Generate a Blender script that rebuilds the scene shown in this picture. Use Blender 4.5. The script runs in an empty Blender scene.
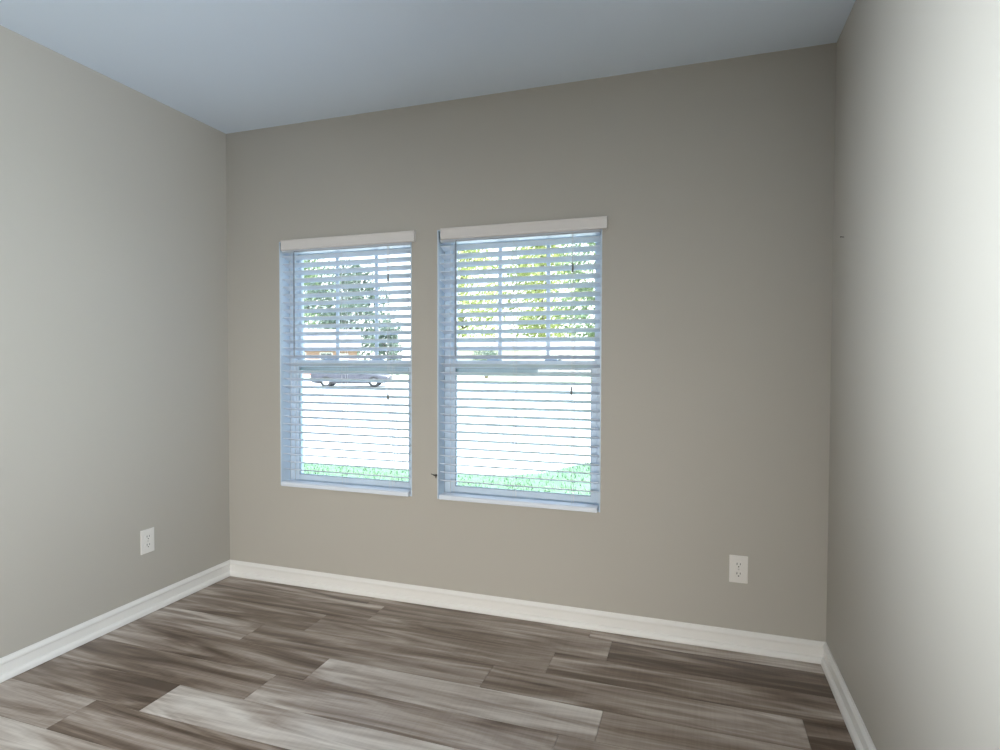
import bpy, bmesh, math, random
from mathutils import Vector, Matrix

C = bpy.context.scene.collection
SC = bpy.context.scene
R = math.radians

# ------------------------------------------------------------------ camera
cam_d = bpy.data.cameras.new('camera')
cam = bpy.data.objects.new('camera', cam_d); C.objects.link(cam); SC.camera = cam
cam_d.sensor_fit = 'HORIZONTAL'; cam_d.sensor_width = 36.0
cam_d.lens = 583.16 * 36.0 / 1000.0
cam_d.clip_start = 0.05; cam_d.clip_end = 500
yaw, pitch, roll = R(-18.43), R(-1.517), R(0.153)
cp, sp, cy_, sy_ = math.cos(pitch), math.sin(pitch), math.cos(yaw), math.sin(yaw)
fwd = Vector((sy_*cp, cy_*cp, sp)); rgt = Vector((cy_, -sy_, 0)); up = rgt.cross(fwd)
r2 = rgt*math.cos(roll) + up*math.sin(roll); u2 = -rgt*math.sin(roll) + up*math.cos(roll)
M = Matrix((r2, u2, -fwd)).transposed().to_4x4()
M.translation = Vector((2.4525, -2.5907, 1.2067))
cam.matrix_world = M

# ------------------------------------------------------------------ sky, sun, exposure
SKY = 1.4
SUN = 6.2
REAR = 7.0
SIDE_L = 9.2
SIDE_R = 7.7
EXPOSURE = 1.75
w = bpy.data.worlds.new('sky'); SC.world = w; w.use_nodes = True
nt = w.node_tree
bg = nt.nodes['Background']
tc = nt.nodes.new('ShaderNodeTexCoord'); sep = nt.nodes.new('ShaderNodeSeparateXYZ')
rp = nt.nodes.new('ShaderNodeValToRGB')
nt.links.new(tc.outputs['Generated'], sep.inputs[0]); nt.links.new(sep.outputs['Z'], rp.inputs[0])
rp.color_ramp.elements[0].position = 0.0; rp.color_ramp.elements[0].color = (0.90, 0.95, 1.0, 1)
rp.color_ramp.elements[1].position = 0.7; rp.color_ramp.elements[1].color = (0.42, 0.66, 1.0, 1)
nt.links.new(rp.outputs[0], bg.inputs[0]); bg.inputs[1].default_value = SKY

sun_d = bpy.data.lights.new('sun', 'SUN'); sun = bpy.data.objects.new('sun', sun_d); C.objects.link(sun)
sun_d.energy = SUN; sun_d.angle = R(0.6); sun_d.color = (0.93, 0.96, 1.0)
sun.rotation_euler = Vector((-0.62, 0.22, -0.85)).to_track_quat('-Z', 'Y').to_euler()

# added fill light before the solid rear wall, far behind the camera
a_d = bpy.data.lights.new('rear_fill', 'AREA'); a = bpy.data.objects.new('rear_fill', a_d); C.objects.link(a)
a_d.shape = 'RECTANGLE'; a_d.size = 1.9; a_d.size_y = 1.2; a_d.energy = REAR; a_d.color = (1.0, 0.97, 0.905); a_d.spread = R(56)
a.location = (1.3, -5.28, 0.85); a.rotation_euler = (R(78), 0, 0)

# two added fill lights at the windowless side walls, out of view
def side_light(name, loc, rz, energy, size, spread, up):
    d = bpy.data.lights.new(name, 'AREA'); o = bpy.data.objects.new(name, d); C.objects.link(o)
    d.shape = 'RECTANGLE'; d.size = size; d.size_y = 1.2; d.energy = energy; d.color = (0.84, 0.93, 1.0)
    d.spread = R(spread)
    o.location = loc; o.rotation_euler = (R(90+up), 0, R(rz))
side_light('left_fill', (0.03, -1.95, 1.38), -90, SIDE_L, 1.2, 60, 4)
side_light('right_fill', (2.963-0.03, -2.05, 1.25), 90, SIDE_R, 1.1, 100, 2)

SC.view_settings.view_transform = 'Standard'; SC.view_settings.look = 'None'
SC.view_settings.gamma = 1.0; SC.view_settings.use_curve_mapping = False
SC.view_settings.exposure = EXPOSURE
SC.cycles.max_bounces = 10; SC.cycles.diffuse_bounces = 6; SC.cycles.transparent_max_bounces = 24
SC.cycles.use_denoising = True

# ------------------------------------------------------------------ helpers
def mat(name, col, rough=0.5, spec=0.5, metal=0.0):
    m = bpy.data.materials.new(name); m.use_nodes = True
    b = m.node_tree.nodes['Principled BSDF']
    b.inputs['Base Color'].default_value = (*col, 1); b.inputs['Roughness'].default_value = rough
    b.inputs['Specular IOR Level'].default_value = spec; b.inputs['Metallic'].default_value = metal
    return m

def noisy(m, scale, amount, c2=None, stretch=(1, 1, 1), bump=0.0, bscale=None):
    """mixes the base colour with a second one by object-space noise, and adds a fine bump"""
    t = m.node_tree; b = t.nodes['Principled BSDF']; N = t.nodes.new; L = t.links.new
    co = N('ShaderNodeTexCoord'); mp = N('ShaderNodeMapping'); mp.inputs['Scale'].default_value = stretch
    L(co.outputs['Object'], mp.inputs[0])
    n = N('ShaderNodeTexNoise'); n.inputs['Scale'].default_value = scale; n.inputs['Detail'].default_value = 4
    L(mp.outputs[0], n.inputs['Vector'])
    col = tuple(b.inputs['Base Color'].default_value)
    if c2 is not None:
        r = N('ShaderNodeMapRange'); r.inputs[1].default_value = 0.35; r.inputs[2].default_value = 0.65
        r.inputs[4].default_value = amount
        L(n.outputs[0], r.inputs[0])
        mx = N('ShaderNodeMix'); mx.data_type = 'RGBA'
        mx.inputs[6].default_value = col; mx.inputs[7].default_value = (*c2, 1)
        L(r.outputs[0], mx.inputs[0]); L(mx.outputs[2], b.inputs['Base Color'])
    if bump:
        n2 = N('ShaderNodeTexNoise'); n2.inputs['Scale'].default_value = bscale or scale; n2.inputs['Detail'].default_value = 3
        L(mp.outputs[0], n2.inputs['Vector'])
        bp = N('ShaderNodeBump'); bp.inputs['Strength'].default_value = bump; bp.inputs['Distance'].default_value = 0.002
        L(n2.outputs[0], bp.inputs['Height']); L(bp.outputs[0], b.inputs['Normal'])
    return m

def obj(name, bm, m, parent=None, smooth=False, kind=None):
    me = bpy.data.meshes.new(name)
    bmesh.ops.recalc_face_normals(bm, faces=bm.faces)
    bm.to_mesh(me); bm.free()
    o = bpy.data.objects.new(name, me); C.objects.link(o)
    for k in (m if isinstance(m, (list, tuple)) else [m]):
        me.materials.append(k)
    if smooth:
        for p in me.polygons: p.use_smooth = True
    if parent is not None: o.parent = parent
    if kind: o['kind'] = kind
    return o

def empty(name, loc=(0, 0, 0), rz=0.0):
    o = bpy.data.objects.new(name, None); C.objects.link(o)
    o.location = loc; o.rotation_euler = (0, 0, rz); o.empty_display_size = 0.1
    return o

def tag(o, label, cat, group=None, kind=None):
    o['label'] = label; o['category'] = cat
    if group: o['group'] = group
    if kind: o['kind'] = kind
    return o

def struct(name, bm, m, parent=None):
    return obj(name, bm, m, parent, kind='structure' if parent is None else None)

def box(bm, x0, x1, y0, y1, z0, z1, bev=0.0, mi=0):
    vs = [bm.verts.new((x, y, z)) for x in (x0, x1) for y in (y0, y1) for z in (z0, z1)]
    fs = [bm.faces.new([vs[i] for i in q]) for q in
          ((0, 1, 3, 2), (4, 6, 7, 5), (0, 4, 5, 1), (2, 3, 7, 6), (0, 2, 6, 4), (1, 5, 7, 3))]
    for f in fs: f.material_index = mi
    if bev > 0:
        es = list({e for f in fs for e in f.edges})
        bmesh.ops.bevel(bm, geom=es, offset=bev, segments=2, affect='EDGES', profile=0.5)
    return vs

def tube(bm, pts, rads, seg=10, cap=True):
    pts = [Vector(p) for p in pts]; rings = []
    if not isinstance(rads, (list, tuple)): rads = [rads]*len(pts)
    for i, p in enumerate(pts):
        d = (pts[min(i+1, len(pts)-1)] - pts[max(i-1, 0)]).normalized()
        ref = Vector((1, 0, 0)) if abs(d.x) < 0.9 else Vector((0, 1, 0))
        s = d.cross(ref).normalized(); t = d.cross(s)
        rings.append([bm.verts.new(p + rads[i]*(s*math.cos(2*math.pi*k/seg) + t*math.sin(2*math.pi*k/seg))) for k in range(seg)])
    for a_, b_ in zip(rings, rings[1:]):
        for k in range(seg):
            bm.faces.new((a_[k], a_[(k+1) % seg], b_[(k+1) % seg], b_[k]))
    if cap:
        bm.faces.new(rings[0]); bm.faces.new(rings[-1])

def prism(bm, poly, axis_pts):
    """sweeps a list of 3-D outlines (same vertex count) into a closed solid"""
    rings = [[bm.verts.new(p) for p in ring] for ring in axis_pts]
    n = len(rings[0])
    for a_, b_ in zip(rings, rings[1:]):
        for k in range(n):
            bm.faces.new((a_[k], a_[(k+1) % n], b_[(k+1) % n], b_[k]))
    bm.faces.new(rings[0]); bm.faces.new(rings[-1])

B = bmesh.new

# ------------------------------------------------------------------ materials
M_wall = noisy(mat('wall_paint', (0.48, 0.45, 0.40), 0.55, 0.35), 1.2, 0.5, (0.468, 0.44, 0.392), bump=0.10, bscale=260)
M_ceil = noisy(mat('ceiling_paint', (0.77, 0.86, 0.97), 0.8, 0.2), 2.0, 0.3, (0.76, 0.85, 0.96), bump=0.10, bscale=180)  # white ceiling with the blue daylight cast mixed into its colour
M_trim = noisy(mat('trim_paint', (0.84, 0.82, 0.79), 0.35, 0.5), 4, 0.3, (0.82, 0.80, 0.77), bump=0.03, bscale=60)
M_vinyl = noisy(mat('window_vinyl', (0.64, 0.74, 0.84), 0.35, 0.5), 6, 0.3, (0.62, 0.72, 0.82))  # white vinyl, bluish shade of the backlit frames mixed into the colour
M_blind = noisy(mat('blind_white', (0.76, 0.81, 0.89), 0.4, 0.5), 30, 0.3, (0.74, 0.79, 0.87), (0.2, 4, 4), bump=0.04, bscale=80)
M_valance = noisy(mat('valance_white', (0.75, 0.71, 0.68), 0.4, 0.5), 20, 0.3, (0.73, 0.69, 0.66), (0.2, 4, 4))
M_cord = noisy(mat('cord_white', (0.75, 0.75, 0.76), 0.7, 0.2), 300, 0.5, (0.66, 0.66, 0.67))
M_tassel = noisy(mat('tassel_grey', (0.20, 0.20, 0.20), 0.4, 0.5), 80, 0.4, (0.15, 0.15, 0.15))
M_wand = noisy(mat('wand_grey', (0.28, 0.32, 0.37), 0.3, 0.5), 60, 0.3, (0.24, 0.28, 0.33))
M_lock = noisy(mat('lock_blue_white', (0.42, 0.55, 0.74), 0.4, 0.5), 30, 0.3, (0.40, 0.52, 0.70))
M_gasket = noisy(mat('gasket', (0.40, 0.47, 0.54), 0.6, 0.3), 50, 0.3, (0.36, 0.43, 0.50))
M_plate = noisy(mat('outlet_white', (0.80, 0.77, 0.73), 0.3, 0.5), 40, 0.2, (0.78, 0.75, 0.71))
M_slot = noisy(mat('slot_dark', (0.05, 0.045, 0.04), 0.6, 0.3), 90, 0.3, (0.03, 0.03, 0.03))
M_screw = noisy(mat('screw', (0.6, 0.58, 0.55), 0.3, 0.5, 0.6), 90, 0.3, (0.5, 0.48, 0.46))
M_hook = noisy(mat('hook_dark', (0.07, 0.06, 0.055), 0.5, 0.4), 90, 0.3, (0.04, 0.04, 0.035))

def glass_mat(name, tint=(1, 1, 1)):
    m = bpy.data.materials.new(name); m.use_nodes = True
    t = m.node_tree; t.nodes.remove(t.nodes['Principled BSDF'])
    tr = t.nodes.new('ShaderNodeBsdfTransparent'); tr.inputs[0].default_value = (*tint, 1)
    gl = t.nodes.new('ShaderNodeBsdfGlossy'); gl.inputs['Roughness'].default_value = 0.02
    fr = t.nodes.new('ShaderNodeFresnel'); fr.inputs[0].default_value = 1.45
    mx = t.nodes.new('ShaderNodeMixShader')
    L = t.links.new
    L(fr.outputs[0], mx.inputs[0]); L(tr.outputs[0], mx.inputs[1]); L(gl.outputs[0], mx.inputs[2])
    L(mx.outputs[0], t.nodes['Material Output'].inputs[0])
    return m
M_glass = glass_mat('window_glass', (0.95, 0.97, 0.97))

# floor: vinyl planks, tone and seed of each plank stored per face
def floor_material():
    m = bpy.data.materials.new('vinyl_plank'); m.use_nodes = True
    t = m.node_tree; b = t.nodes['Principled BSDF']; N = t.nodes.new; L = t.links.new
    at = N('ShaderNodeAttribute'); at.attribute_name = 'plank'; at.attribute_type = 'GEOMETRY'
    s = N('ShaderNodeSeparateColor'); L(at.outputs['Color'], s.inputs[0])
    co = N('ShaderNodeTexCoord')
    off = N('ShaderNodeCombineXYZ')
    mu = N('ShaderNodeMath'); mu.operation = 'MULTIPLY'; mu.inputs[1].default_value = 91.0
    L(s.outputs['Green'], mu.inputs[0]); L(mu.outputs[0], off.inputs[0]); L(mu.outputs[0], off.inputs[2])
    ad = N('ShaderNodeVectorMath'); ad.operation = 'ADD'
    L(co.outputs['Object'], ad.inputs[0]); L(off.outputs[0], ad.inputs[1])
    def noise(scale3, sc, detail, dist=0.0, rough=0.55):
        mp = N('ShaderNodeMapping'); mp.inputs['Scale'].default_value = scale3; L(ad.outputs[0], mp.inputs[0])
        n = N('ShaderNodeTexNoise'); n.inputs['Scale'].default_value = sc; n.inputs['Detail'].default_value = detail
        n.inputs['Distortion'].default_value = dist; n.inputs['Roughness'].default_value = rough
        L(mp.outputs[0], n.inputs['Vector']); return n
    broad = noise((1.5, 15, 1), 1.0, 3, 0.9)
    mid = noise((2.8, 48, 1), 1.0, 4, 0.3, 0.6)
    fine = noise((9, 260, 1), 1.0, 2)
    saw = noise((120, 5, 1), 1.0, 2)
    def mad(n, k, c=0.0):
        q = N('ShaderNodeMath'); q.operation = 'MULTIPLY_ADD'; q.inputs[1].default_value = k; q.inputs[2].default_value = c
        L(n.outputs[0], q.inputs[0]); return q
    def add(p, q):
        z = N('ShaderNodeMath'); z.operation = 'ADD'; L(p.outputs[0], z.inputs[0]); L(q.outputs[0], z.inputs[1]); return z
    v = add(mad(broad, 1.65, -0.84), mad(mid, 0.42, -0.21))
    v = add(v, mad(fine, 0.22, -0.11)); v = add(v, mad(saw, 0.10, -0.05))
    tone = N('ShaderNodeMath'); tone.operation = 'ADD'; L(s.outputs['Red'], tone.inputs[0]); L(v.outputs[0], tone.inputs[1])
    rr = N('ShaderNodeValToRGB'); L(tone.outputs[0], rr.inputs[0])
    e = rr.color_ramp.elements
    e[0].position = 0.0; e[0].color = (0.100, 0.066, 0.046, 1)
    e[1].position = 1.0; e[1].color = (0.80, 0.74, 0.68, 1)
    for pos, c in ((0.25, (0.215, 0.158, 0.120, 1)), (0.5, (0.39, 0.318, 0.268, 1)), (0.75, (0.61, 0.545, 0.49, 1))):
        k = e.new(pos); k.color = c
    L(rr.outputs[0], b.inputs['Base Color'])
    ro = mad(mid, 0.22, 0.22); L(ro.outputs[0], b.inputs['Roughness'])
    b.inputs['Specular IOR Level'].default_value = 0.5
    bp = N('ShaderNodeBump'); bp.inputs['Strength'].default_value = 0.12; bp.inputs['Distance'].default_value = 0.001
    L(mid.outputs[0], bp.inputs['Height']); L(bp.outputs[0], b.inputs['Normal'])
    return m
M_floor = floor_material()

# ------------------------------------------------------------------ room shell
W, D, H, T = 2.963, 5.30, 2.44, 0.15

# floor of planks
def build_floor():
    PW = 0.170; L_ = 1.10
    rng = random.Random(5)
    rows = {  # row -> (joints, own tones plus painted right-corner shade and centre sheen)
        0: ((0.93, 2.03), (0.26, 0.32, 0.66)), 1: ((1.03, 2.13), (0.26, 0.38, 0.0)),
        2: ((0.82, 1.92), (0.30, 0.36, 0.30)), 3: ((0.61, 1.713, 2.81), (0.55, 0.34, 0.42, 0.05)),
        4: ((1.07, 2.167), (0.38, 0.74, 0.34)), 5: ((0.95, 2.05), (0.25, 0.60, 0.62)),
        6: ((0.66, 1.76), (0.14, 0.88, 0.55)), 7: ((0.461, 1.56), (0.48, 0.22, 0.6)),
        8: ((0.25, 1.35, 2.45), (0.75, 0.85, 0.4, 0.5))}
    bm = B(); cl = bm.loops.layers.float_color.new('plank')
    g = 0.0006
    y = 0.075; k = 0
    while y > -D - 0.02:
        y1 = y - PW
        if k in rows: js, ts = rows[k]
        else:
            o_ = rng.uniform(0.1, 1.0); js = tuple(o_ + L_*i for i in range(3) if o_ + L_*i < W - 0.02)
            ts = tuple(rng.choice((0.2, 0.35, 0.5, 0.7, 0.85)) for _ in range(len(js)+1))
        xs = [-0.02] + list(js) + [W + 0.02]
        for i in range(len(xs)-1):
            a0, a1 = xs[i]+g, xs[i+1]-g; b0, b1 = max(y1, -D)+g, min(y, 0.02)-g
            if b1 <= b0: continue
            top = [bm.verts.new((a0, b0, 0)), bm.verts.new((a1, b0, 0)), bm.verts.new((a1, b1, 0)), bm.verts.new((a0, b1, 0))]
            low = [bm.verts.new((v.co.x, v.co.y, -0.01)) for v in top]
            fs = [bm.faces.new(top)] + [bm.faces.new((top[q], low[q], low[(q+1) % 4], top[(q+1) % 4])) for q in range(4)]
            seed = rng.random()
            for f in fs:
                for lp in f.loops: lp[cl] = (0.45 + (ts[i]-0.45)*0.68, seed, 0, 1)
        y = y1; k += 1
    o = struct('floor', bm, M_floor)
    return o
build_floor()
bm = B(); box(bm, -T, W+T, -D-T, T, -0.35, -0.010)
struct('floor_slab', bm, noisy(mat('slab_concrete', (0.4, 0.39, 0.37), 0.9, 0.2), 8, 0.5, (0.34, 0.33, 0.31)))

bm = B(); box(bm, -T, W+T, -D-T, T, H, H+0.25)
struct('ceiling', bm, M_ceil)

# windows: openings in the back wall
WZ0, WZ1 = 0.527, 1.830
WINS = ((0.348, 1.131), (1.269, 2.062))
YF = 0.072                                     # room side of the vinyl frame

def wall_back():
    bm = B()
    xs = [-T, WINS[0][0], WINS[0][1], WINS[1][0], WINS[1][1], W+T]
    zs = [-0.35, WZ0, WZ1, H]
    for yy in (0.0, T):
        V = {(i, j): bm.verts.new((x, yy, z)) for i, x in enumerate(xs) for j, z in enumerate(zs)}
        for i in range(5):
            for j in range(3):
                if j == 1 and i in (1, 3): continue
                bm.faces.new((V[i, j], V[i+1, j], V[i+1, j+1], V[i, j+1]))
    for i in (0, 1):
        x0, x1 = WINS[i]
        for (p, q) in (((x0, WZ0), (x1, WZ0)), ((x1, WZ0), (x1, WZ1)), ((x1, WZ1), (x0, WZ1)), ((x0, WZ1), (x0, WZ0))):
            bm.faces.new([bm.verts.new(v) for v in ((p[0], 0, p[1]), (q[0], 0, q[1]), (q[0], T, q[1]), (p[0], T, p[1]))])
    for (p, q) in (((-T, -0.35), (W+T, -0.35)), ((W+T, -0.35), (W+T, H)), ((W+T, H), (-T, H)), ((-T, H), (-T, -0.35))):
        bm.faces.new([bm.verts.new(v) for v in ((p[0], 0, p[1]), (q[0], 0, q[1]), (q[0], T, q[1]), (p[0], T, p[1]))])
    bmesh.ops.remove_doubles(bm, verts=bm.verts, dist=1e-5)
    return struct('wall_back', bm, M_wall)
wall_back()
bm = B(); box(bm, -T, 0, -D-T, 0, -0.35, H); struct('wall_left', bm, M_wall)
bm = B(); box(bm, W, W+T, -D-T, 0, -0.35, H); struct('wall_right', bm, M_wall)
bm = B(); box(bm, 0, W, -D-T, -D, -0.35, H); struct('wall_rear', bm, M_wall)

# baseboards with a shoe moulding, mitred at the corners: profile (depth, height)
PROF = [(0, 0.0015), (0.0225, 0.0015), (0.023, 0.008), (0.0215, 0.016), (0.0175, 0.0225), (0.0120, 0.0255), (0.0095, 0.026), (0.0105, 0.060),
        (0.0125, 0.063), (0.0140, 0.067), (0.0135, 0.072), (0.0095, 0.077), (0.0065, 0.0805), (0.0050, 0.0845), (0, 0.0845)]
def baseboard(name, f0, f1):
    bm = B(); prism(bm, None, [[f0(d, h) for d, h in PROF], [f1(d, h) for d, h in PROF]])
    return struct(name, bm, M_trim)
baseboard('baseboard_back', lambda d, h: (d, -d, h), lambda d, h: (W-d, -d, h))
baseboard('baseboard_left', lambda d, h: (d, -d, h), lambda d, h: (d, -D+d, h))
baseboard('baseboard_right', lambda d, h: (W-d, -d, h), lambda d, h: (W-d, -D+d, h))

# ------------------------------------------------------------------ windows
def ring(bm, x0, x1, z0, z1, wl, wr, wb, wt, y0, y1, bev=0.002):
    """rectangular frame: left, right, bottom and top members"""
    box(bm, x0, x0+wl, y0, y1, z0, z1, bev); box(bm, x1-wr, x1, y0, y1, z0, z1, bev)
    box(bm, x0+wl, x1-wr, y0, y1, z0, z0+wb, bev); box(bm, x0+wl, x1-wr, y0, y1, z1-wt, z1, bev)

def window(n, x0, x1):
    root = empty('window_%d' % n, (x0, 0, WZ0)); root['kind'] = 'structure'
    def put(name, bm, m, par=root):
        if par is root: bmesh.ops.translate(bm, verts=bm.verts, vec=(-x0, 0, -WZ0))
        else: bmesh.ops.translate(bm, verts=bm.verts, vec=(-x0, 0, -WZ0))
        return obj(name, bm, m, par)
    # white painted jamb lining with a slim nosing on the wall
    bm = B()
    box(bm, x0, x0+0.006, -0.003, YF, WZ0, WZ1, 0.001); box(bm, x1-0.006, x1, -0.003, YF, WZ0, WZ1, 0.001)
    box(bm, x0+0.006, x1-0.006, -0.003, YF, WZ1-0.006, WZ1, 0.001); box(bm, x0+0.006, x1-0.006, 0.002, YF, WZ0, WZ0+0.006, 0.001)
    put('jamb_liner', bm, M_vinyl)
    i0, i1, z0, z1 = x0+0.006, x1-0.006, WZ0+0.006, WZ1-0.006
    bm = B()
    ring(bm, i0, i1, z0, z1, 0.030, 0.024, 0.014, 0.030, YF, T-0.004)
    put('window_frame', bm, M_vinyl)
    zm = 1.180
    s0, s1 = i0+0.031, i1-0.025
    # upper sash sits to the outside, lower sash to the inside
    bm = B()
    ring(bm, s0, s1, zm-0.040, z1-0.031, 0.014, 0.018, 0.062, 0.026, YF+0.040, YF+0.066)
    for f in (1/3, 2/3):
        xx = s0 + (s1-s0)*f
        box(bm, xx-0.009, xx+0.009, YF+0.050, YF+0.056, zm+0.02, z1-0.055)
    up_ = put('upper_sash', bm, M_vinyl)
    bm = B(); box(bm, s0+0.01, s1-0.01, YF+0.0525, YF+0.0535, zm+0.018, z1-0.052); put('glass_pane', bm, M_glass, up_)
    bm = B()
    ring(bm, s0, s1, z0+0.015, zm+0.022, 0.024, 0.024, 0.028, 0.038, YF+0.004, YF+0.034)
    lo = put('lower_sash', bm, M_vinyl)
    bm = B(); box(bm, s0+0.02, s1-0.02, YF+0.0185, YF+0.0195, z0+0.039, zm-0.012); put('glass_pane', bm, M_glass, lo)
    bm = B()
    ring(bm, s0+0.0235, s1-0.0235, z0+0.0425, zm-0.0155, 0.004, 0.004, 0.004, 0.004, YF+0.0045, YF+0.016, 0.0)
    put('glazing_gasket', bm, M_gasket, lo)
    for f in (0.30, 0.70):
        xx = s0 + (s1-s0)*f
        bm = B()
        box(bm, xx-0.030, xx+0.030, YF+0.008, YF+0.032, zm+0.022, zm+0.029, 0.002)
        tube(bm, [(xx, YF+0.02, zm+0.028), (xx, YF+0.02, zm+0.040)], [0.011, 0.009], 12)
        box(bm, xx-0.004, xx+0.026, YF+0.010, YF+0.018, zm+0.033, zm+0.040, 0.002)
        put('sash_lock', bm, M_lock)
    for f in (0.29, 0.60):
        xx = s0 + (s1-s0)*f
        bm = B(); box(bm, xx-0.020, xx+0.020, YF-0.004, YF+0.005, zm-0.012, zm+0.010, 0.002)
        box(bm, xx-0.020, xx+0.020, YF-0.010, YF-0.002, zm-0.012, zm-0.007, 0.001)
        put('sash_lift', bm, M_vinyl)
    return root
for n, (x0, x1) in enumerate(WINS): window(n+1, x0, x1)

# ------------------------------------------------------------------ blinds
N_SLAT, PITCH, TILT = 29, 0.0405, R(17)
def blind(x0, x1, label, t1, t2):
    xc = (x0+x1)/2
    root = empty('window_blind', (xc, 0, WZ0)); tag(root, label, 'blind', 'white slatted blinds')
    def put(name, bm, m, par=root, smooth=False):
        bmesh.ops.translate(bm, verts=bm.verts, vec=(-xc, 0, -WZ0)); return obj(name, bm, m, par, smooth)
    s0, s1 = x0+0.012, x1-0.012
    yc = 0.030
    # head rail hidden behind the valance
    bm = B()
    box(bm, s0, s1, 0.004, 0.008, 1.772, 1.820); box(bm, s0, s1, 0.056, 0.060, 1.772, 1.820)
    box(bm, s0, s1, 0.004, 0.060, 1.770, 1.774)
    put('head_rail', bm, M_blind)
    # valance board in front of the wall, with its short returns
    v0, v1 = x0+0.024, x1+0.023
    bm = B()
    prof = [(-0.014, 1.779), (-0.020, 1.7815), (-0.0205, 1.787), (-0.0185, 1.791), (-0.0185, 1.822), (-0.0205, 1.826), (-0.020, 1.832), (-0.014, 1.834)]
    prism(bm, None, [[(v0, y, z) for y, z in prof], [(v1, y, z) for y, z in prof]])
    box(bm, v0, v0+0.006, -0.014, -0.001, 1.779, 1.834); box(bm, v1-0.006, v1, -0.014, -0.001, 1.779, 1.834)
    put('valance', bm, M_valance)
    # slats: gently crowned boards, room edge tipped up
    bm = B()
    zt = 1.745
    for k in range(N_SLAT):
        z = zt - PITCH*k
        pts = []
        for j in range(7):
            u = -0.025 + 0.05*j/6; crown = 0.0012*(1-(u/0.025)**2)
            pts.append((u, crown+0.0017))
        low = [(u, c-0.0034) for u, c in reversed(pts)]
        ct, st = math.cos(TILT), math.sin(TILT)
        prof = [(yc + u*ct + v*st, z - u*st + v*ct) for u, v in pts+low]
        prism(bm, None, [[(s0, y, zz) for y, zz in prof], [(s1, y, zz) for y, zz in prof]])
    put('slat_panel', bm, M_blind)
    # bottom rail lying on the sill, nose in front of the wall
    bm = B()
    prof = [(-0.016, 0.5275), (0.034, 0.5335), (0.036, 0.537), (0.036, 0.548), (0.033, 0.552), (-0.012, 0.551), (-0.017, 0.547), (-0.018, 0.531)]
    prism(bm, None, [[(s0+0.004, y, z) for y, z in prof], [(s1, y, z) for y, z in prof]])
    put('bottom_rail', bm, M_blind)
    # ladder cords
    for f in (0.085, 0.485, 0.835):
        xx = x0 + (x1-x0)*f
        bm = B()
        for yy, dz in ((yc-0.0255, 0.0065), (yc+0.0255, -0.0065)):
            tube(bm, [(xx, yy, 1.772), (xx, yy, 0.551)], 0.0008, 6)
        for k in range(N_SLAT):
            z = zt - PITCH*k - 0.003
            tube(bm, [(xx, yc-0.0255, z+0.0064), (xx, yc+0.0255, z-0.0064)], 0.0006, 5)
        tube(bm, [(xx+0.004, yc, 1.772), (xx+0.004, yc, 0.551)], 0.0008, 6)
        put('ladder_cord', bm, M_cord)
    # lift cords with tassels, at different lengths
    for (dx, zz) in ((0.0, t1), (-0.003, t2)):
        xx = x0 + (x1-x0)*0.836 + dx
        bm = B(); tube(bm, [(xx, -0.003, 1.776), (xx, -0.004, (1.776+zz)/2), (xx, -0.004, zz+0.03)], 0.0009, 6)
        lc = put('lift_cord', bm, M_cord)
        bm = B()
        tube(bm, [(xx, -0.004, zz+0.034), (xx, -0.004, zz+0.030), (xx, -0.004, zz+0.014), (xx, -0.004, zz-0.004), (xx, -0.004, zz-0.007)],
             [0.0018, 0.0030, 0.0042, 0.0058, 0.0045], 12)
        put('tassel', bm, M_tassel, lc, True)
    # tilt wand hooked under the head rail
    xx = x0 + (x1-x0)*0.123
    bm = B()
    tube(bm, [(xx, 0.004, 1.776), (xx, -0.002, 1.773), (xx, -0.005, 1.768), (xx, -0.005, 1.762)], 0.0016, 6)
    tube(bm, [(xx, -0.005, 1.765), (xx, -0.006, 1.755), (xx, -0.006, 1.235), (xx, -0.006, 1.222)], [0.0026, 0.0046, 0.0046, 0.0028], 6)
    put('tilt_wand', bm, M_wand)
    return root
blind(*WINS[0], 'white slatted blind on the left window, the one nearer the left wall', 1.600, 1.010)
blind(*WINS[1], 'white slatted blind on the right window, next to the tiny dark wall hook', 1.605, 1.055)

# ------------------------------------------------------------------ wall outlets
def outlet(loc, rz, label):
    root = empty('wall_outlet', loc, rz); tag(root, label, 'outlet', 'duplex wall outlets')
    bm = B(); box(bm, -0.036, 0.036, -0.0055, 0.0, -0.057, 0.057, 0.0022); obj('cover_plate', bm, M_plate, root)
    for s in (1, -1):
        zc = 0.0195*s
        bm = B()
        out = []
        for k in range(24):
            an = 2*math.pi*k/24
            out.append((0.0172*math.cos(an), max(-0.0135, min(0.0135, 0.0172*math.sin(an)))))
        prism(bm, None, [[(x, -0.005, zc+z) for x, z in out], [(x, -0.0072, zc+z) for x, z in out], [(x*0.95, -0.0078, zc+z*0.95) for x, z in out]])
        rc = obj('receptacle', bm, M_plate, root)
        for (sx, hh) in ((-0.0063, 0.0044), (0.0063, 0.0036)):
            bm = B(); box(bm, sx-0.0013, sx+0.0013, -0.0081, -0.0074, zc+0.0035-hh, zc+0.0035+hh); obj('slot', bm, M_slot, rc)
        bm = B(); tube(bm, [(0, -0.0081, zc-0.0075), (0, -0.0074, zc-0.0075)], 0.0027, 12); obj('ground_hole', bm, M_slot, rc)
    bm = B(); tube(bm, [(0, -0.0068, 0), (0, -0.005, 0)], 0.0032, 14); obj('screw', bm, M_screw, root)
outlet((2.6355, 0, 0.340), 0, 'white duplex wall outlet on the back wall, right of the windows')
outlet((0, -0.517, 0.343), R(90), 'white duplex wall outlet on the left wall near the room corner')

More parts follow.
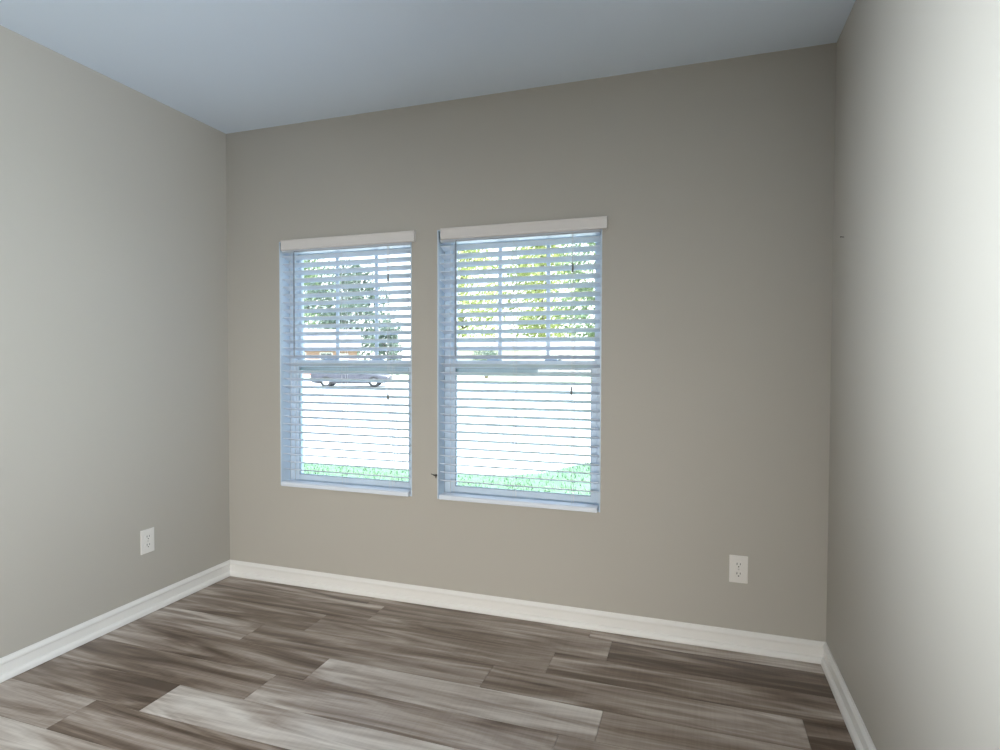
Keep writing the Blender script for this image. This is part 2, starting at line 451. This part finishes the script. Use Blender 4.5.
# small dark hook beside the right window, nail high on the right wall
bm = B()
tube(bm, [(1.262, 0.0, 0.641), (1.262, -0.006, 0.641)], [0.006, 0.005], 10)
tube(bm, [(1.262, -0.005, 0.641), (1.255, -0.011, 0.643), (1.245, -0.013, 0.647), (1.240, -0.012, 0.650)], [0.004, 0.0032, 0.0024, 0.0012], 8)
tube(bm, [(1.262, -0.005, 0.641), (1.262, -0.006, 0.628)], [0.004, 0.002], 8)
tag(obj('wall_hook', bm, M_hook, None, True), 'tiny dark hook on the wall at the lower left edge of the right window', 'hook')
bm = B()
tube(bm, [(W, -0.175, 1.655), (W-0.010, -0.175, 1.656)], 0.0012, 8); tube(bm, [(W-0.010, -0.175, 1.656), (W-0.0115, -0.175, 1.656)], 0.0028, 10)
tag(obj('wall_nail', bm, M_hook), 'tiny dark nail in the right wall near its corner with the window wall', 'nail')

# ------------------------------------------------------------------ outdoors
GZ = -0.40
def ground_materials():
    g = noisy(mat('lawn', (0.095, 0.165, 0.085), 0.9, 0.2), 6, 0.8, (0.13, 0.20, 0.11), bump=0.4, bscale=60)
    c = noisy(mat('pale_concrete', (0.62, 0.60, 0.57), 0.85, 0.3), 0.8, 0.5, (0.56, 0.54, 0.51), bump=0.1, bscale=30)
    return g, c
M_lawn, M_conc = ground_materials()
bm = B()
for s in ((-160, 160, -60, 240),):
    vs = [bm.verts.new((s[0], s[2], GZ-0.03)), bm.verts.new((s[1], s[2], GZ-0.03)), bm.verts.new((s[1], s[3], GZ-0.03)), bm.verts.new((s[0], s[3], GZ-0.03))]
    bm.faces.new(vs)
struct('ground', bm, M_conc)

# lawn beside the house: slab whose far edge swings outward on the right
bm = B()
edge = [(-30, 4.9), (-3.3, 4.95), (-1.4, 4.97), (-0.6, 4.85), (0.0, 5.0), (0.45, 5.3), (0.75, 6.0), (1.05, 6.6), (1.8, 7.4), (3.2, 8.0), (20, 8.3)]
outl = [(20, T+0.02), (-30, T+0.02)] + edge
prism(bm, None, [[(x, y, GZ-0.03) for x, y in outl], [(x, y, GZ+0.02) for x, y in outl]])
tag(obj('lawn', bm, M_lawn), 'green grass strip outside just below both windows', 'grass', kind='stuff')
rng = random.Random(3)
bm = B()
for k in range(5200):
    x = rng.uniform(-4.6, 2.2); y = rng.uniform(2.6, 6.3)
    lim = 4.9 if x < 0 else 4.9 + max(0, x-0.1)*1.7
    if y > lim: continue
    h = rng.uniform(0.03, 0.075); an = rng.uniform(0, 6.28); ww = 0.009
    dx, dy = math.cos(an)*ww, math.sin(an)*ww; lx, ly = rng.uniform(-.03, .03), rng.uniform(-.03, .03)
    bm.faces.new((bm.verts.new((x-dx, y-dy, GZ+0.021)), bm.verts.new((x+dx, y+dy, GZ+0.021)), bm.verts.new((x+lx, y+ly, GZ+0.02+h))))
tag(obj('grass', bm, M_lawn), 'short grass blades growing on the strip of lawn outside', 'grass', kind='stuff')

# far lawn strip with trees
bm = B()
outl = [(-70, 33.6), (40, 37.8), (40, 70), (-70, 70)]
prism(bm, None, [[(x, y, GZ-0.03) for x, y in outl], [(x, y, GZ+0.06) for x, y in outl]])
struct('ground_far', bm, noisy(mat('dry_lawn', (0.40, 0.42, 0.22), 0.9, 0.2), 3, 0.8, (0.48, 0.46, 0.28)))

def leaf_mat(name, c1, c2):
    m = noisy(mat(name, c1, 0.6, 0.3), 1.3, 0.9, c2)
    t = m.node_tree; b = t.nodes['Principled BSDF']
    # thin leaves let some light through
    tr = t.nodes.new('ShaderNodeBsdfTranslucent'); mx = t.nodes.new('ShaderNodeMixShader'); mx.inputs[0].default_value = 0.4
    src = b.inputs['Base Color'].links[0].from_socket
    t.links.new(src, tr.inputs[0]); t.links.new(b.outputs[0], mx.inputs[1]); t.links.new(tr.outputs[0], mx.inputs[2])
    t.links.new(mx.outputs[0], t.nodes['Material Output'].inputs[0])
    return m
M_leaf_y = leaf_mat('leaf_yellow_green', (0.24, 0.30, 0.09), (0.46, 0.46, 0.18))
M_leaf_g = leaf_mat('leaf_green', (0.14, 0.20, 0.10), (0.22, 0.28, 0.14))
M_leaf_d = leaf_mat('leaf_dark', (0.11, 0.15, 0.11), (0.16, 0.20, 0.15))
M_bark = noisy(mat('bark', (0.13, 0.10, 0.08), 0.9, 0.2), 9, 0.8, (0.08, 0.06, 0.05), (1, 1, .2), bump=0.5, bscale=20)

def leaf_quad(bm, p, s, rng):
    n = Vector((rng.gauss(0, 1), rng.gauss(0, 1), rng.gauss(0, 1))).normalized()
    a_ = n.orthogonal().normalized(); b_ = n.cross(a_)
    bm.faces.new([bm.verts.new(p + a_*s), bm.verts.new(p + b_*s*0.45), bm.verts.new(p - a_*s), bm.verts.new(p - b_*s*0.45)])

def tree(name, x, y, th, top, rad, m, nb, nl, label, seed, ls=0.15):
    rng = random.Random(seed)
    root = empty(name, (x, y, GZ+0.03)); tag(root, label, 'tree', 'trees outside the windows')
    bm = B(); H_ = top - GZ
    trunk_top = th + (H_-th)*0.6
    tube(bm, [(0, 0, -0.1), (0.05, 0.02, th*0.6), (0.02, -0.05, th), (0.1, 0.05, trunk_top)], [0.24, 0.17, 0.14, 0.05], 9)
    cl = []
    for k in range(nb):
        f = (k+0.5)/nb; z = th*0.85 + (H_-th*0.85)*f
        r_ = rad*math.sin(math.pi*min(1, 0.18+0.8*f))**0.7*rng.uniform(0.35, 0.95); an = k*2.4 + rng.uniform(-.4, .4)
        c = Vector((r_*math.cos(an), r_*math.sin(an), z)); cl.append((c, rad*rng.uniform(0.28, 0.45)))
        zb = th*0.8 + (trunk_top-th*0.8)*f*0.95
        tube(bm, [(0.03, 0, zb), (c.x*0.5, c.y*0.5, (zb+z)/2+0.1), tuple(c)], [0.06, 0.035, 0.012], 6)
    obj('trunk', bm, M_bark, root, True)
    bm = B()
    for c, r_ in cl:
        for q in range(nl):
            v = Vector((rng.gauss(0, 1), rng.gauss(0, 1), rng.gauss(0, 0.8))).normalized()*r_*rng.random()**0.4
            leaf_quad(bm, c+v, ls*rng.uniform(0.7, 1.3), rng)
    obj('foliage', bm, m, root)
    return root
tree('leafy_tree', -22.6, 59.0, 3.4, 17.5, 5.2, M_leaf_y, 34, 150, 'yellow-green leafy tree outside, at the left edge of the right window', 11, 0.26)
tree('leafy_tree', -16.1, 70.0, 3.4, 20.0, 6.2, M_leaf_y, 40, 170, 'broad yellow-green leafy tree outside, in the middle of the right window', 12, 0.30)
tree('leafy_tree', -7.2, 61.5, 3.2, 17.0, 4.8, M_leaf_g, 34, 150, 'greener leafy tree outside, at the right edge of the right window', 13, 0.26)
tree('leafy_tree', -50.0, 68.0, 3.2, 15.0, 6.0, M_leaf_g, 32, 140, 'grey-green leafy tree outside, above the brick house in the left window', 14, 0.30)
tree('leafy_tree', -38.2, 60.5, 2.6, 12.5, 5.4, M_leaf_d, 36, 150, 'dull green leafy tree outside, in the middle of the left window', 15, 0.28)
tree('small_tree', -18.3, 34.6, 0.9, 3.6, 1.2, M_leaf_d, 18, 150, 'small dark round-topped tree outside, near the right edge of the left window', 16, 0.12)

# houses across the pavement
M_brick = noisy(mat('house_brick', (0.34, 0.22, 0.18), 0.9, 0.2), 3, 0.7, (0.26, 0.17, 0.14))
M_cream = noisy(mat('house_siding', (0.62, 0.58, 0.46), 0.7, 0.3), 2, 0.5, (0.58, 0.54, 0.43))
M_roof = noisy(mat('roof_shingle', (0.20, 0.18, 0.17), 0.9, 0.2), 14, 0.8, (0.13, 0.12, 0.115))
M_whitep = noisy(mat('house_trim', (0.78, 0.78, 0.76), 0.5, 0.4), 5, 0.3, (0.74, 0.74, 0.72))
M_dark = noisy(mat('dark_glass', (0.05, 0.06, 0.07), 0.15, 0.6), 4, 0.3, (0.04, 0.05, 0.055))
def house(x, y, rz, ln, dp, hw, hr, m, label):
    root = empty('house', (x, y, GZ+0.05), rz); tag(root, label, 'house', 'houses across the pavement')
    bm = B(); box(bm, -ln/2, ln/2, 0, dp, -0.1, hw)
    prism(bm, None, [[(-ln/2, 0, hw), (-ln/2, dp, hw), (-ln/2, dp/2, hw+hr)], [(ln/2, 0, hw), (ln/2, dp, hw), (ln/2, dp/2, hw+hr)]])
    obj('walls', bm, m, root)
    bm = B(); o_ = 0.45; t_ = 0.12
    for s in (0, 1):
        y0 = -o_ if s == 0 else dp+o_; z0 = hw - o_*hr/(dp/2)
        sec = [(y0, z0+0.02), (dp/2, hw+hr+0.02), (dp/2, hw+hr+0.02+t_), (y0, z0+0.02+t_)]
        prism(bm, None, [[(-ln/2-o_, a_, b_) for a_, b_ in sec], [(ln/2+o_, a_, b_) for a_, b_ in sec]])
    obj('roof', bm, M_roof, root)
    for f in (-0.33, 0.05):
        xx = ln*f; bm = B(); ring(bm, xx-0.6, xx+0.6, 0.95, 2.2, 0.08, 0.08, 0.08, 0.08, -0.05, 0.03, 0.004)
        box(bm, xx-0.02, xx+0.02, -0.04, 0.0, 1.0, 2.15); fr = obj('window', bm, M_whitep, root)
        bm = B(); box(bm, xx-0.55, xx+0.55, -0.025, -0.015, 1.0, 2.15); obj('pane', bm, M_dark, fr)
    xx = ln*0.30; bm = B(); box(bm, xx-0.48, xx+0.48, -0.05, 0.02, 0.0, 2.1, 0.01)
    for i in (0, 1):
        for j in (0, 1, 2): box(bm, xx-0.38+0.42*i, xx-0.04+0.42*i, -0.065, -0.045, 0.2+0.62*j, 0.7+0.62*j, 0.006)
    dr = obj('door', bm, M_whitep, root)
    bm = B(); tube(bm, [(xx+0.4, -0.05, 1.0), (xx+0.4, -0.10, 1.0)], [0.02, 0.03], 10); obj('door_knob', bm, M_hook, dr)
house(-32.0, 46.0, R(33), 6.5, 6.0, 2.6, 1.9, M_brick, 'low red brick house seen far off through the left window')
house(-9.0, 46.5, R(14), 17.0, 7.0, 2.6, 0.9, M_cream, 'long cream house far off below the trees of the right window')

def shrub(x, y, rad, hgt, m, label, seed):
    rng = random.Random(seed)
    root = empty('shrub', (x, y, GZ+0.05)); tag(root, label, 'shrub', 'shrubs by the cream house')
    bm = B()
    for k in range(7):
        an = k*0.9; tube(bm, [(0.05*math.cos(an), 0.05*math.sin(an), -0.05), (rad*0.6*math.cos(an), rad*0.6*math.sin(an), hgt*0.7)], [0.03, 0.008], 6)
    obj('stems', bm, M_bark, root, True)
    bm = B()
    for q in range(900):
        v = Vector((rng.gauss(0, 1), rng.gauss(0, 1), rng.gauss(0, 1))).normalized()*rng.random()**0.35
        leaf_quad(bm, Vector((v.x*rad, v.y*rad, hgt*0.55+v.z*hgt*0.5)), 0.11*rng.uniform(.7, 1.3), rng)
    obj('foliage', bm, m, root)
shrub(-14.0, 43.2, 1.3, 2.6, M_leaf_d, 'dark rounded shrub outside at the left end of the cream house', 31)
shrub(-4.6, 45.4, 1.2, 2.3, M_leaf_g, 'lighter shrub outside at the right part of the cream house', 32)

# parked car
M_paint = noisy(mat('car_paint', (0.05, 0.05, 0.06), 0.45, 0.3), 5, 0.2, (0.045, 0.045, 0.052))
M_tyre = noisy(mat('tyre', (0.02, 0.02, 0.02), 0.85, 0.2), 40, 0.4, (0.03, 0.03, 0.03))
M_rim = noisy(mat('rim', (0.55, 0.55, 0.56), 0.3, 0.5, 0.8), 20, 0.3, (0.48, 0.48, 0.5))
M_lamp = noisy(mat('car_lamp', (0.75, 0.76, 0.78), 0.1, 0.6), 20, 0.2, (0.7, 0.71, 0.73))
M_tail = noisy(mat('tail_lamp', (0.35, 0.03, 0.03), 0.2, 0.5), 20, 0.2, (0.3, 0.02, 0.02))
def car(x, y, rz, label):
    root = empty('car', (x, y, GZ-0.03), rz); tag(root, label, 'car')
    def loft(bm, secs):
        rings = []
        for X, zb, zt, hw in secs:
            rings.append([(X, -hw*0.90, zb), (X, -hw, zb+(zt-zb)*0.35), (X, -hw*0.98, zb+(zt-zb)*0.75), (X, -hw*0.86, zt),
                          (X, hw*0.86, zt), (X, hw*0.98, zb+(zt-zb)*0.75), (X, hw, zb+(zt-zb)*0.35), (X, hw*0.90, zb)])
        prism(bm, None, rings)
    bm = B()
    loft(bm, [(-2.28, 0.42, 0.78, 0.70), (-2.20, 0.28, 0.96, 0.82), (-1.9, 0.22, 1.00, 0.88), (-1.2, 0.20, 0.98, 0.91), (0, 0.20, 0.95, 0.92),
              (0.9, 0.20, 0.93, 0.91), (1.6, 0.22, 0.86, 0.89), (2.1, 0.26, 0.74, 0.82), (2.28, 0.36, 0.62, 0.70)])
    bmesh.ops.bevel(bm, geom=list(bm.edges), offset=0.02, segments=1, affect='EDGES')
    obj('body', bm, M_paint, root, True)
    bm = B()
    def sec(X, z, hw): return [(X, -hw, z)]
    lo = [(-1.95, 0.97, .80), (1.05, 0.92, .82)]; hi = [(-1.35, 1.44, .60), (0.25, 1.45, .60)]
    prism(bm, None, [[(-1.98, -.80, .96), (-1.98, .80, .96), (1.12, .82, .90), (1.12, -.82, .90)],
                     [(-1.55, -.70, 1.28), (-1.55, .70, 1.28), (0.62, .72, 1.25), (0.62, -.72, 1.25)],
                     [(-1.25, -.60, 1.45), (-1.25, .60, 1.45), (0.18, .60, 1.46), (0.18, -.60, 1.46)]])
    bmesh.ops.bevel(bm, geom=list(bm.edges), offset=0.05, segments=2, affect='EDGES')
    cab = obj('cabin', bm, M_paint, root, True)
    for s in (-1, 1):
        for (xa, xb, xc_, xd) in ((-1.62, -0.52, -0.52, -1.20), (-0.44, 0.80, 0.22, -0.44)):
            bm = B()
            q = [(xa, .795, 1.0), (xb, .80, .99), (xc_, .655, 1.38), (xd, .655, 1.38)]
            prism(bm, None, [[(a_, s*b_*0.97, c_) for a_, b_, c_ in q], [(a_, s*(b_+0.012), c_) for a_, b_, c_ in q]])
            obj('side_window', bm, M_dark, cab)
    bm = B(); q = [(1.00, -.70, .965), (1.00, .70, .965), (0.30, .55, 1.43), (0.30, -.55, 1.43)]
    prism(bm, None, [[(a_-0.03, b_, c_-0.03) for a_, b_, c_ in q], [(a_+0.02, b_, c_+0.015) for a_, b_, c_ in q]]); obj('windscreen', bm, M_dark, cab)
    bm = B(); q = [(-1.90, -.68, 1.02), (-1.90, .68, 1.02), (-1.36, .54, 1.42), (-1.36, -.54, 1.42)]
    prism(bm, None, [[(a_+0.03, b_, c_-0.03) for a_, b_, c_ in q], [(a_-0.02, b_, c_+0.015) for a_, b_, c_ in q]]); obj('rear_window', bm, M_dark, cab)
    for X in (-1.35, 1.38):
        for s in (-1, 1):
            bm = B(); tube(bm, [(X, s*0.72, 0.32), (X, s*0.74, 0.32), (X, s*0.91, 0.32), (X, s*0.93, 0.32)], [0.28, 0.32, 0.32, 0.28], 24)
            wh = obj('wheel', bm, M_tyre, root, True)
            bm = B(); tube(bm, [(X, s*0.90, 0.32), (X, s*0.937, 0.32)], [0.20, 0.18], 20); obj('wheel_rim', bm, M_rim, wh)
    for s in (-1, 1):
        bm = B(); box(bm, 2.02, 2.24, s*0.62-0.14, s*0.62+0.14, 0.58, 0.70, 0.02); obj('headlamp', bm, M_lamp, root)
        bm = B(); box(bm, -2.28, -2.12, s*0.62-0.14, s*0.62+0.14, 0.70, 0.86, 0.02); obj('tail_lamp', bm, M_tail, root)
        bm = B(); box(bm, 0.70, 0.86, s*0.98-0.10, s*0.98+0.10, 0.95, 1.08, 0.03); obj('side_mirror', bm, M_paint, root)
    return root
car(-16.9, 27.6, R(24), 'grey parked car on the pale pavement, seen through the left window')
